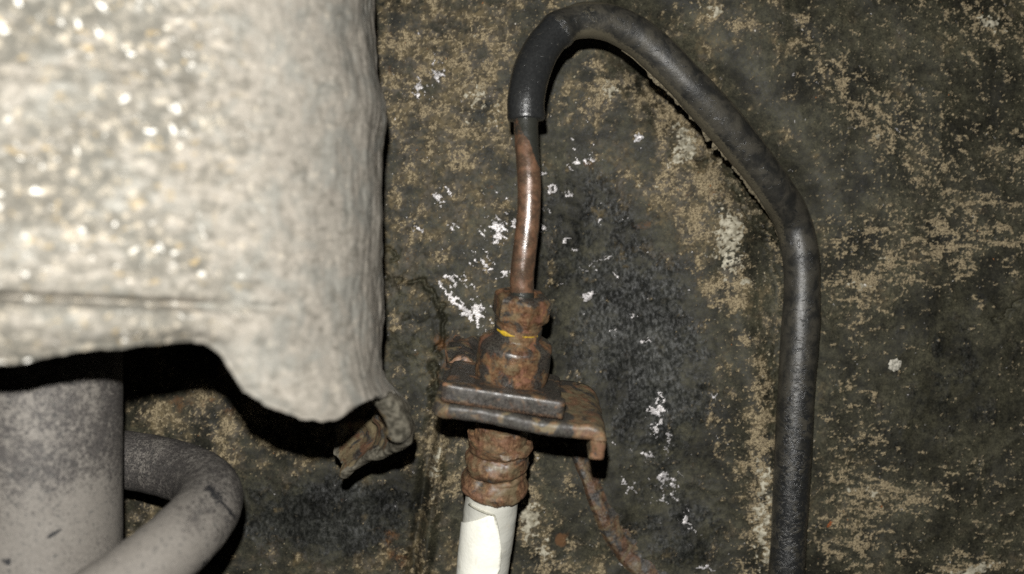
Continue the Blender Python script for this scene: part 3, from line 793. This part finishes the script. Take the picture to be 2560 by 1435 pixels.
# ------------------------------------------------------------------ brake pipe: copper pipe, rubber sleeve, union nut
O = P(1270, 985, 0.1735)                               # centre of the bracket's hole
A = P(1303, 770, 0.1695) - O; A /= np.linalg.norm(A)   # fitting axis, up
A = A + np.array([0, -0.05, 0]); A /= np.linalg.norm(A)
U = np.array([math.cos(math.radians(9)), 0, -math.sin(math.radians(9))]); U -= A * U.dot(A); U /= np.linalg.norm(U)
Fv = np.cross(A, U); Fv = Fv if Fv[1] < 0 else -Fv     # toward the camera
def L(u, f, a): return O + 1e-3 * (u * U + f * Fv + a * A)
_c, _s = math.cos(math.radians(7.5)), math.sin(math.radians(7.5))     # the bent bracket plate no longer sits square to the fitting
F2 = Fv * _c + A * _s; A2 = A * _c - Fv * _s
O2 = O + A * 0.0015
def LB(u, f, a): return O2 + 1e-3 * (u * U + f * F2 + a * A2)

def build_pipe():
    nut_top = O + A * 0.0165
    root = thing('brake_pipe', 'bent brake pipe in black rubber sleeve with bare copper end above the nut', 'brake pipe', nut_top)
    org = np.array(root.location)
    pts = [O + A * 0.012, O + A * 0.0165, P(1305, 690, .1672), P(1311, 630, .1665), P(1319, 560, .1660), P(1323, 490, .1660), P(1321, 420, .1665),
           P(1316, 350, .1676), P(1315, 290, .1685), P(1317, 240, .1692)]
    path, _ = even(catmull(pts, 180))
    ob = sweep('copper_pipe', path, lambda t, a: 0.00198 * (1 + 0.02 * np.sin(t * 9) + 0.012 * np.sin(t * 60 + a * 2) * np.sin(a + t * 23)), 40, PIPE, root, org)
    n = len(ob.data.vertices)
    co = np.empty(n * 3, np.float32); ob.data.vertices.foreach_get('co', co); co = co.reshape(-1, 3) + org
    px = 1280 + co[:, 0] / (co[:, 1] + CAM_D) * FOC; py = 717.5 - co[:, 2] / (co[:, 1] + CAM_D) * FOC
    sm = sstep(-12, 8, (px - 1322) - (py - 345) * 0.35) * sstep(460, 400, py) + 0.55 * sstep(356, 332, py) + 0.8 * sstep(722, 738, py)
    at = ob.data.attributes.new('pipe_dark', 'FLOAT', 'POINT'); at.data.foreach_set('value', sm.astype(np.float32))
    # sleeve
    hp, Ln = even(catmull([P(*q) for q in HOSE], 560))
    tq = np.array([np.argmin(np.linalg.norm(hp - P(*q), axis=1)) for q in HOSE]) / 559.0
    t_lump = tq[4]
    def rad(t, a):
        r = 0.00315 + 0.00040 * sstep(0, tq[12], t) - 0.00012 * sstep(tq[18], 1, t)
        r = r + 0.00030 * np.exp(-((t - t_lump - 0.004) / 0.007) ** 2) - 0.00014 * np.exp(-((t - t_lump - 0.022) / 0.008) ** 2)
        r = r + 0.00016 * np.exp(-(t / 0.006) ** 2) - 0.00020 * np.exp(-((t - 0.0) / 0.002) ** 2)
        r = r - 0.00045 * np.exp(-((t - t_lump) / 0.02) ** 2) * (0.5 + 0.5 * np.cos(a - 3.6)) ** 2
        r = r + 0.00013 * np.sin(t * 31 + 1) * np.sin(t * 13) + 0.00008 * fbm(t * 18 + 0 * a, 0 * a + 0 * t, 0, 2, 9)
        r = r + 0.00006 * fbm(t * 34 + 0 * a, np.cos(a) * 1.3 + 0 * t, np.sin(a) * 1.3 + 0 * t, 4, 3)
        return r
    ob = sweep('rubber_sleeve', hp, rad, 56, RUBBER, root, org)
    me = ob.data; n = len(me.vertices)
    t = np.empty(n, np.float32); me.attributes['t'].data.foreach_get('value', t)
    co = np.empty(n * 3, np.float32); me.vertices.foreach_get('co', co); co = co.reshape(-1, 3) + org
    film = 0.02 + 0.85 * sstep(t_lump - 0.004, t_lump + 0.004, t) - 0.54 * sstep(tq[14], tq[21], t)
    i = np.clip((t * 559).astype(int), 0, 559)
    off = co - hp[i]; T = np.gradient(hp, axis=0); T /= np.linalg.norm(T, axis=1)[:, None]
    side = np.cross(T[i], np.array([0, -1., 0])); side /= np.linalg.norm(side, axis=1)[:, None]
    s = (off * side).sum(1) / 0.0034                   # -1..1 across the hose
    film = film + 0.25 * sstep(0.55, 0.95, np.abs(s)) * sstep(t_lump, t_lump + .02, t)
    mud = 0.75 * sstep(0.55, 0.95, np.abs(s)) * sstep(t_lump - 0.01, t_lump + 0.02, t) * sstep(tq[15], tq[13], t)
    mud = mud + 0.55 * np.exp(-((t - t_lump - 0.035) / 0.028) ** 2) * (t > t_lump)
    for kx, vv in (('film', film), ('mud', mud)):
        at = me.attributes.new(kx, 'FLOAT', 'POINT'); at.data.foreach_set('value', vv.astype(np.float32))
    # ragged fringe of dried mud hanging off the inside of the slope
    i0 = int(tq[7] * 559) + 6; i1 = int(tq[13] * 559) + 10
    nf = i1 - i0; sub = 5
    ii = np.linspace(i0, i1, nf * sub)
    pth = np.stack([np.interp(ii, np.arange(560), hp[:, c]) for c in range(3)], 1)
    Tn = np.gradient(pth, axis=0); Tn /= np.linalg.norm(Tn, axis=1)[:, None]
    sd = np.cross(Tn, np.array([0, -1., 0])); sd /= np.linalg.norm(sd, axis=1)[:, None]
    if sd[0][2] > 0: sd = -sd
    u = np.arange(len(ii)) * 0.065                       # mm along
    ends = sstep(0, 6, u) * sstep(0, 6, u[-1] - u)
    wd = (0.10 + 0.75 * np.maximum(0, fbm(u / 3.6, u * 0, 0, 4, 71, 0.55) + 0.15) + 0.9 * sstep(0.5, 0.9, fbm(u / 4.0, u * 0 + 5, 0, 3, 77))) * ends
    rows = 7; V = []
    for q in range(rows):
        k = q / (rows - 1)
        jit = 0.12 * fbm(u / 0.8, u * 0 + q * 2.0, 0, 3, 81)
        off = 3.15 - 0.5 + k * (wd + 0.5)
        V.append(pth + 1e-3 * (off[:, None] * sd) + np.array([0, 1, 0]) * 1e-3 * (0.9 + 0.9 * k + jit)[:, None])
    fr = mesh_from('mud_fringe', np.concatenate(V), grid_faces(rows, len(ii)), MUD, ob, True, None, org)
    md = fr.modifiers.new('thickness', 'SOLIDIFY'); md.thickness = 0.0003; md.offset = 0
    # union nut (hexagon) screwed on the pipe
    prof = resample([(12.2, 3.2), (12.3, 3.95), (13.5, 3.95), (13.8, 4.25), (14.3, 4.80), (14.7, 4.95), (17.8, 4.95), (18.15, 4.7), (18.55, 4.0), (18.55, 2.5), (17.6, 2.15), (16.5, 2.1)], 0.25)
    hx = sstep(13.5, 14.3, prof[:, 0]) * sstep(2.4, 3.6, prof[:, 1])
    nut = lathe('union_nut', prof, O, U, Fv, A, 120, RUST, root, org, hexa=hx)
    roughen(nut, 0.00004, 300, 3, 2); nut.data.set_sharp_from_angle(angle=math.radians(24))

build_pipe()

# ------------------------------------------------------------------ flexible brake hose: end fitting, ferrule, wrapped hose
def build_hose():
    base = P(1195, 1560, 0.181)
    root = thing('flexible_brake_hose', 'brake hose wrapped in white paper with rusty fitting under the pipe nut', 'brake hose', base)
    org = np.array(root.location)
    prof = resample([(0.5, 6.0), (3.0, 6.2), (4.0, 6.35), (9.2, 6.35), (9.7, 6.2), (10.0, 5.9), (10.6, 4.7), (10.8, 4.3), (11.1, 4.1), (12.9, 4.05), (13.0, 3.0)], 0.25)
    fit = lathe('end_fitting', prof, O, U, Fv, A, 120, RUST, root, org)
    roughen(fit, 0.00010, 300, 4, 5)
    # worn ring of yellow marking paint
    th = np.linspace(-1.0, 1.15, 90); aa = np.linspace(11.85, 12.35, 5)
    keep = np.where(th < -0.12, 1.0, np.where((th > 0.22) & (th < 0.95), fbm(th * 5, th * 0, 0, 2, 4) + 0.25, -1.0))
    V = []; F = []
    for t in th:
        c = 0.05 * math.sin(t * 5)
        w = (0.34 * math.exp(-((t + 0.55) / 0.32) ** 2) + 0.05 if t < 0.05 else 0.11) + 0.10 * fbm(np.array([t * 4]), np.array([1.0]), 0, 2, 8)[0]
        for k in np.linspace(-1, 1, 4):
            V.append(L(4.13 * math.sin(t), 4.13 * math.cos(t), 12.25 + c + k * max(w, .05)))
    for i in range(len(th) - 1):
        if keep[i] > 0:
            for j in range(3):
                F.append((i * 4 + j, (i + 1) * 4 + j, (i + 1) * 4 + j + 1, i * 4 + j + 1))
    y = mesh_from('paint_mark', V, F, YELLOW, fit, True, None, org)
    md = y.modifiers.new('thickness', 'SOLIDIFY'); md.thickness = 0.00008; md.offset = 0
    # ferrule: crimped, swollen with rust
    cA = P(1249, 1130, .1765); cB = P(1240, 1190, .1775)
    top = P(1258, 1040, .1745); bot = P(1235, 1216, .1780)
    ax = top - bot; ln = np.linalg.norm(ax) * 1000; ax /= np.linalg.norm(ax)
    ax = ax + np.array([0, -0.16, 0]); ax /= np.linalg.norm(ax)
    uu = np.array([1.0, 0, 0]); uu -= ax * uu.dot(ax); uu /= np.linalg.norm(uu); ff = np.cross(ax, uu); ff = ff if ff[1] < 0 else -ff
    prof = resample([(-0.6, 4.3), (-0.5, 5.5), (0.1, 5.95), (1.0, 6.0), (2.2, 5.6), (3.2, 5.25), (4.3, 5.45), (5.5, 5.75), (6.8, 5.6), (7.9, 5.35), (9.0, 5.55), (9.9, 5.8), (10.1, 5.4), (10.15, 4.6), (13.5, 4.4)], 0.22)
    def crimp(R, a, th):
        sp = np.sin(th * 1.0 + 0.5)
        d = a - 1.0 * sp
        R = R - 0.55 * np.exp(-((d - 3.5) / 0.55) ** 2) * (0.55 + 0.45 * np.cos(th - 0.3)) - 0.60 * np.exp(-((d - 7.9) / 0.6) ** 2) * (0.5 + 0.5 * np.cos(th + 0.6))
        R = R + 0.35 * np.exp(-((d - 5.6) / 1.2) ** 2) * np.cos(2 * th + 0.8)
        R = R - 0.8 * np.exp(-((th + 0.55) / 0.22) ** 2) * np.exp(-((a - 2.9) / 0.9) ** 2)
        R = R + 0.22 * fbm(th * 2.2, a / 2.2, 0, 4, 31) + 0.10 * fbm(th * 7, a * 1.2, 0, 3, 35)
        edge = sstep(8.3, 9.6, a)
        a = a + edge * (0.7 * np.sin(th * 1.3 + 0.2) * -1 + 0.45 * fbm(th * 3, a * 0, 0, 3, 41)) * sstep(10.14, 9.9, a) - sstep(0.4, -0.4, a) * 0.45 * fbm(th * 3.5, a * 0, 0, 4, 43)
        return R, a
    fer = lathe('ferrule', prof, bot, uu, ff, ax, 130, RUST_FER, root, org, rmod=crimp)
    # hose under its white wrapping
    pts = [P(1237, 1185, .1776), P(1228, 1260, .1782), P(1220, 1330, .1790), P(1211, 1400, .1800), P(1203, 1480, .1808), P(1195, 1560, .1812), P(1188, 1640, .1815)]
    path, _ = even(catmull(pts, 260))
    def rad(t, a):
        r = 0.00462 + 0.00012 * np.sin(t * 7) + 0.00007 * fbm(t * 14 + 0 * a, np.cos(a) * 1.1 + 0 * t, np.sin(a) * 1.1 + 0 * t, 3, 5)
        r = r - 0.0003 * np.exp(-((t - 0.60 - 0.05 * np.cos(a)) / 0.022) ** 2) * (0.5 + 0.5 * np.cos(a + 1.4))
        return r
    inner = sweep('wrapped_hose', path, rad, 72, WRAP_IN, root, org)
    me = inner.data; n = len(me.vertices)
    t = np.empty(n, np.float32); me.attributes['t'].data.foreach_get('value', t); an = np.empty(n, np.float32); me.attributes['ang'].data.foreach_get('value', an)
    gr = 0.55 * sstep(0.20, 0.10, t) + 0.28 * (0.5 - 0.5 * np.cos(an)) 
    at = me.attributes.new('grime_dark', 'FLOAT', 'POINT'); at.data.foreach_set('value', gr.astype(np.float32))
    # overlapping outer sheet of paper, its edges folded over
    T = np.gradient(path, axis=0); T /= np.linalg.norm(T, axis=1)[:, None]
    nn = []; a = np.array([0, -1., 0])
    for i in range(len(path)):
        a = a - T[i] * a.dot(T[i]); a /= np.linalg.norm(a); nn.append(a)
    nn = np.array(nn); bb = np.cross(T, nn)
    sgn = 1 if bb[0][0] > 0 else -1
    V = []; nu = 48; rows = 0
    for i in range(36, 252):
        py = 717.5 - path[i][2] / (path[i][1] + CAM_D) * FOC
        # right edge angle of the sheet by image row (0 = front, + = right): V-shaped top, bulging seam lower down
        e1 = np.interp(py, [1245, 1262, 1290, 1340, 1390, 1435, 1480, 1640], [-1.2, 0.16, 0.32, 0.52, 0.58, 0.35, 0.1, 0.2])
        e0 = np.interp(py, [1245, 1262, 1280, 1300, 1316, 1640], [-1.3, 0.02, -0.45, -1.05, -1.75, -1.9])
        e0 = min(e0, e1 - 0.02)
        for j in range(nu):
            q = j / (nu - 1); tt = e0 + (e1 - e0) * q
            lift = 0.00016 + 0.00050 * max(0, (q - 0.80) / 0.20) ** 2
            rr = 0.00462 + 0.00012 * math.sin(i / 259.0 * 7) + lift
            V.append(path[i] + rr * (math.cos(tt) * nn[i] + math.sin(tt) * sgn * bb[i]))
        rows += 1
    V = np.array(V)
    sh = mesh_from('paper_overlap', V, grid_faces(rows, nu), WRAP, inner, True, {'grime_dark': np.tile(0.55 * sstep(0.90, 1.0, np.linspace(0, 1, nu)), rows) + 0.35 * np.repeat(sstep(24, 0, np.arange(rows)), nu)}, org)  # darker along the sheet's free edge and its top rows
    recalc(sh)
    md = sh.modifiers.new('thickness', 'SOLIDIFY'); md.thickness = 0.00025; md.offset = 0
build_hose()

# ------------------------------------------------------------------ bracket and its spring clip
def build_bracket():
    root = thing('hose_bracket', 'rusty bent steel bracket plate holding the brake hose fitting', 'bracket', wall_at(1180, 900))
    org = np.array(root.location)
    # cross-section along U: flat, then a bend down at the right
    prof = [(-11.6, 0.1)]
    for u in np.linspace(-11, 13.9, 60): prof.append((u, 0.0))
    for k in np.linspace(0, 1, 14)[1:]: prof.append((13.9 + 2.6 * math.sin(k * math.pi / 2), -2.6 + 2.6 * math.cos(k * math.pi / 2)))
    for q in np.linspace(-2.9, -6.0, 10): prof.append((16.5 - 0.03 * (q + 2.9), q))
    prof = np.array(prof)
    dn = np.gradient(prof, axis=0); dn /= np.linalg.norm(dn, axis=1)[:, None]
    nrm = np.stack([-dn[:, 1], dn[:, 0]], 1)              # outward (up / right) normal of the section
    TH = 2.5; r = 0.9; V = []
    for i, (u, a) in enumerate(prof):
        fmax = 15.2
        fmin = -9.5
        if u < -8.6: fmax = 15.2 - 3.2 * (1 - math.sqrt(max(0, 1 - ((-8.6 - u) / 3.05) ** 2)))
        if u > 11.2 and a > -2.61: fmin = -9.5 + 0.10 * (u - 11.2) ** 2
        if a < -2.6:
            k = (-2.6 - a) / 3.4
            fmin = -6.7 + 13.5 * k ** 0.8
            fmax = 15.2 - 0.5 * k
        ring = [(f, 0.0) for f in np.linspace(fmin + r, fmax - r, 46)]
        ring += [(fmax - r + r * math.sin(q), -r + r * math.cos(q)) for q in np.linspace(0, math.pi / 2, 7)[1:]]
        ring += [(fmax, -r - 0.2), (fmax, -TH + r)]
        ring += [(fmax - r + r * math.cos(q), -TH + r - r * math.sin(q)) for q in np.linspace(0, math.pi / 2, 7)[1:]]
        ring += [(f, -TH) for f in np.linspace(fmax - r, fmin, 30)[1:]]
        for f, o in ring:
            sag = -0.35 * sstep(9, 15, f) * (1 if a > -2.6 else 0)
            V.append(LB(u + nrm[i, 0] * o, f, a + nrm[i, 1] * o + sag + 0.25 * math.sin(u * .3 + f * .2)))
    m = len(ring)
    Fc = grid_faces(len(prof), m, True).tolist() + [list(range(m)), list(range((len(prof) - 1) * m, len(prof) * m))]
    ob = mesh_from('plate', np.array(V), Fc, RUST_BRK, root, True, None, org)
    recalc(ob)
    ob.data.polygons[len(Fc) - 1].use_smooth = False; ob.data.polygons[len(Fc) - 2].use_smooth = False
    roughen(ob, 0.00013, 420, 5, 12)
    # web that runs back to the wall and is welded there, caked with dirt
    V = []; nu, nf = 50, 50
    for i in range(nu):
        for j in range(nf):
            q = j / (nf - 1)
            u = -11.6 + (17.0) * i / (nu - 1) - (1 - i / (nu - 1)) * 1.4 * math.sin(q * 3)
            f = -8.9 - 19.0 * q
            a = 0.2 + 2.2 * math.exp(-((u + 9.5) / 2.2) ** 2) * math.exp(-((f + 13) / 5.0) ** 2) + 1.0 * q + 0.5 * math.sin(u * .9 + f * .4)
            V.append(LB(u, f, a))
    wb = mesh_from('web', np.array(V), grid_faces(nu, nf), RUST_BRK, root, True, None, org)
    recalc(wb)
    no = sum((Vector(p.normal) for p in list(wb.data.polygons)[:200]), Vector())
    if no.dot(Vector(A)) < 0: wb.data.flip_normals()
    md = wb.modifiers.new('thickness', 'SOLIDIFY'); md.thickness = 0.0025; md.offset = -1
    bpy.context.view_layer.update(); bake(wb)
    roughen(wb, 0.0005, 330, 5, 14)

def rounded_plate(name, u0, u1, f0, f1, a0, a1, rad, mat, parent, org, bev):
    bm = bmesh.new()
    pts = []
    for (cu, cf, s0) in ((u1 - rad, f1 - rad, 0), (u0 + rad, f1 - rad, 90), (u0 + rad, f0 + rad, 180), (u1 - rad, f0 + rad, 270)):
        for k in range(7):
            q = math.radians(s0 + 15 * k)
            pts.append((cu + rad * math.cos(q), cf + rad * math.sin(q)))
    bot = [bm.verts.new(LB(u, f, a0) - org) for u, f in pts]
    top = [bm.verts.new(LB(u, f, a1) - org) for u, f in pts]
    n = len(pts)
    for i in range(n):
        bm.faces.new((bot[i], bot[(i + 1) % n], top[(i + 1) % n], top[i]))
    ft = bm.faces.new(top); fb = bm.faces.new(bot[::-1])
    bmesh.ops.recalc_face_normals(bm, faces=bm.faces)
    es = [e for e in bm.edges if all(v in top for v in e.verts)]
    bmesh.ops.bevel(bm, geom=es, offset=bev * 1e-3, segments=4, profile=0.5, affect='EDGES')
    bmesh.ops.triangulate(bm, faces=[f for f in bm.faces if len(f.verts) > 4])
    bmesh.ops.subdivide_edges(bm, edges=[e for e in bm.edges if e.calc_length() > 0.0012], cuts=3, use_grid_fill=True)
    bmesh.ops.subdivide_edges(bm, edges=[e for e in bm.edges if e.calc_length() > 0.0012], cuts=2, use_grid_fill=True)
    me = bpy.data.meshes.new(name); bm.to_mesh(me); bm.free()
    me.materials.append(mat)
    me.polygons.foreach_set('use_smooth', np.ones(len(me.polygons), bool))
    ob = bpy.data.objects.new(name, me); COL.objects.link(ob)
    if parent: ob.parent = parent
    return ob

def build_clip():
    root = thing('retaining_clip', 'black painted rusty retaining clip lying on the bracket plate', 'clip', LB(0, 0, 0.3))
    org = np.array(root.location)
    a = rounded_plate('clip_plate', -10.6, 8.8, -7.0, 14.2, 0.25, 1.5, 1.6, RUST_CLIP, root, org, 0.5)
    roughen(a, 0.00012, 500, 4, 21)
    b = rounded_plate('clip_lip', -10.7, 9.1, 12.4, 15.0, 0.10, 3.05, 1.0, RUST_CLIP, root, org, 0.55)
    roughen(b, 0.00012, 500, 4, 22)
build_bracket()
build_clip()

# ------------------------------------------------------------------ rusty rib along the wall
def build_rib():
    q = [(1440, 1110), (1462, 1165), (1488, 1225), (1514, 1285), (1542, 1340), (1578, 1390), (1622, 1432), (1672, 1470), (1730, 1500)]
    pts = np.array([wall_at(x, y) for x, y in q])
    path, _ = even(catmull(pts, 220))
    n = len(path)
    T = np.gradient(path, axis=0); T /= np.linalg.norm(T, axis=1)[:, None]
    W = np.cross(T, np.array([0, -1., 0])); W /= np.linalg.norm(W, axis=1)[:, None]
    if W[0][0] < 0: W = -W
    s = np.linspace(-1, 1, 42)
    t = np.linspace(0, 1, n)
    Sg, Tg = np.meshgrid(s, t)
    half = 2.15 + 1.9 * Tg + 0.18 * fbm(Tg * 8, Sg * 0, 0, 3, 3) + 0.10 * fbm(Tg * 40, Sg, 0, 3, 4)
    prof = np.where(Sg < -0.45, sstep(-1.0, -0.5, Sg), 1 - 0.85 * sstep(-0.2, 1.0, Sg)) 
    hgt = (1.7 - 0.6 * Tg) * prof + 0.16 * fbm(Tg * 16, Sg * 1.6, 0, 4, 6) + 0.06 * fbm(Tg * 90, Sg * 5, 0, 3, 8) - 0.5
    V = path[:, None, :] + 1e-3 * (Sg * half)[..., None] * W[:, None, :]
    V[..., 1] -= 1e-3 * hgt
    V[:, 0, 1] += 0.0025; V[:, -1, 1] += 0.0025
    ob = mesh_from('rusty_rib', V.reshape(-1, 3), grid_faces(n, 42), RUST_RIB, None, True, None, path[0])
    recalc(ob)
    no = sum((Vector(p.normal) for p in list(ob.data.polygons)[:400]), Vector())
    if no.y > 0: ob.data.flip_normals()
    md = ob.modifiers.new('thickness', 'SOLIDIFY'); md.thickness = 0.0012; md.offset = -1
    tag(ob, 'rusty raised metal rib curving down the wall below the bracket', 'rib')
build_rib()

# ------------------------------------------------------------------ single chips stuck to the wall
def chip(name, px, py, size, squash, ang, mat, label, cat, seed, jag=0.75):
    """a small jagged flake lying on the wall, size in mm"""
    r = np.random.default_rng(seed)
    p = wall_at(px, py)
    n = 19
    th = np.linspace(0, 2 * np.pi, n, endpoint=False)
    rr = size * (1.2 - jag + jag * r.random(n))
    V = [np.array([0, -size * 0.16, 0])]; F = []
    for ring, (k, y) in enumerate(((0.55, -0.20), (1.0, -0.06), (1.02, 0.16))):
        for a, q in zip(th, rr):
            x = q * k * math.cos(a); z = q * k * math.sin(a) * squash
            V.append(np.array([x * math.cos(ang) - z * math.sin(ang), y * size * (0.7 + 0.6 * r.random()), x * math.sin(ang) + z * math.cos(ang)]))
    for i in range(n):
        j = (i + 1) % n
        F.append((0, 1 + i, 1 + j))
        for q in range(2):
            F.append((1 + q * n + i, 1 + (q + 1) * n + i, 1 + (q + 1) * n + j, 1 + q * n + j))
    ob = mesh_from(name, np.array(V) * 1e-3 + p, F, mat, None, False, None, p)
    recalc(ob)
    return tag(ob, label, cat)
STONE = mat_plain('pale_stone', (0.20, 0.19, 0.155), (0.50, 0.47, 0.40), 0.7, 2.4)
FLAKE = mat_plain('bare_alloy_flake', (0.10, 0.095, 0.09), (0.75, 0.72, 0.72), 0.4, 2.5, 0.8)
ORANGE = mat_plain('orange_chip', (0.28, 0.085, 0.020), (0.16, 0.05, 0.018), 0.6, 3.0)
chip('stone_chip', 2235, 912, 1.35, 0.9, 0.3, STONE, 'pale grey stone chip on the dark wall right of the black sleeve', 'stone chip', 1, 0.4)
chip('metal_flake', 1596, 343, 1.25, 0.75, 0.9, FLAKE, 'bright silvery flake on the wall inside the sleeve bend', 'metal flake', 2)
chip('orange_chip', 2071, 1309, 1.0, 0.38, 0.9, ORANGE, 'tiny orange chip on the wall beside the lower black sleeve', 'chip', 3)
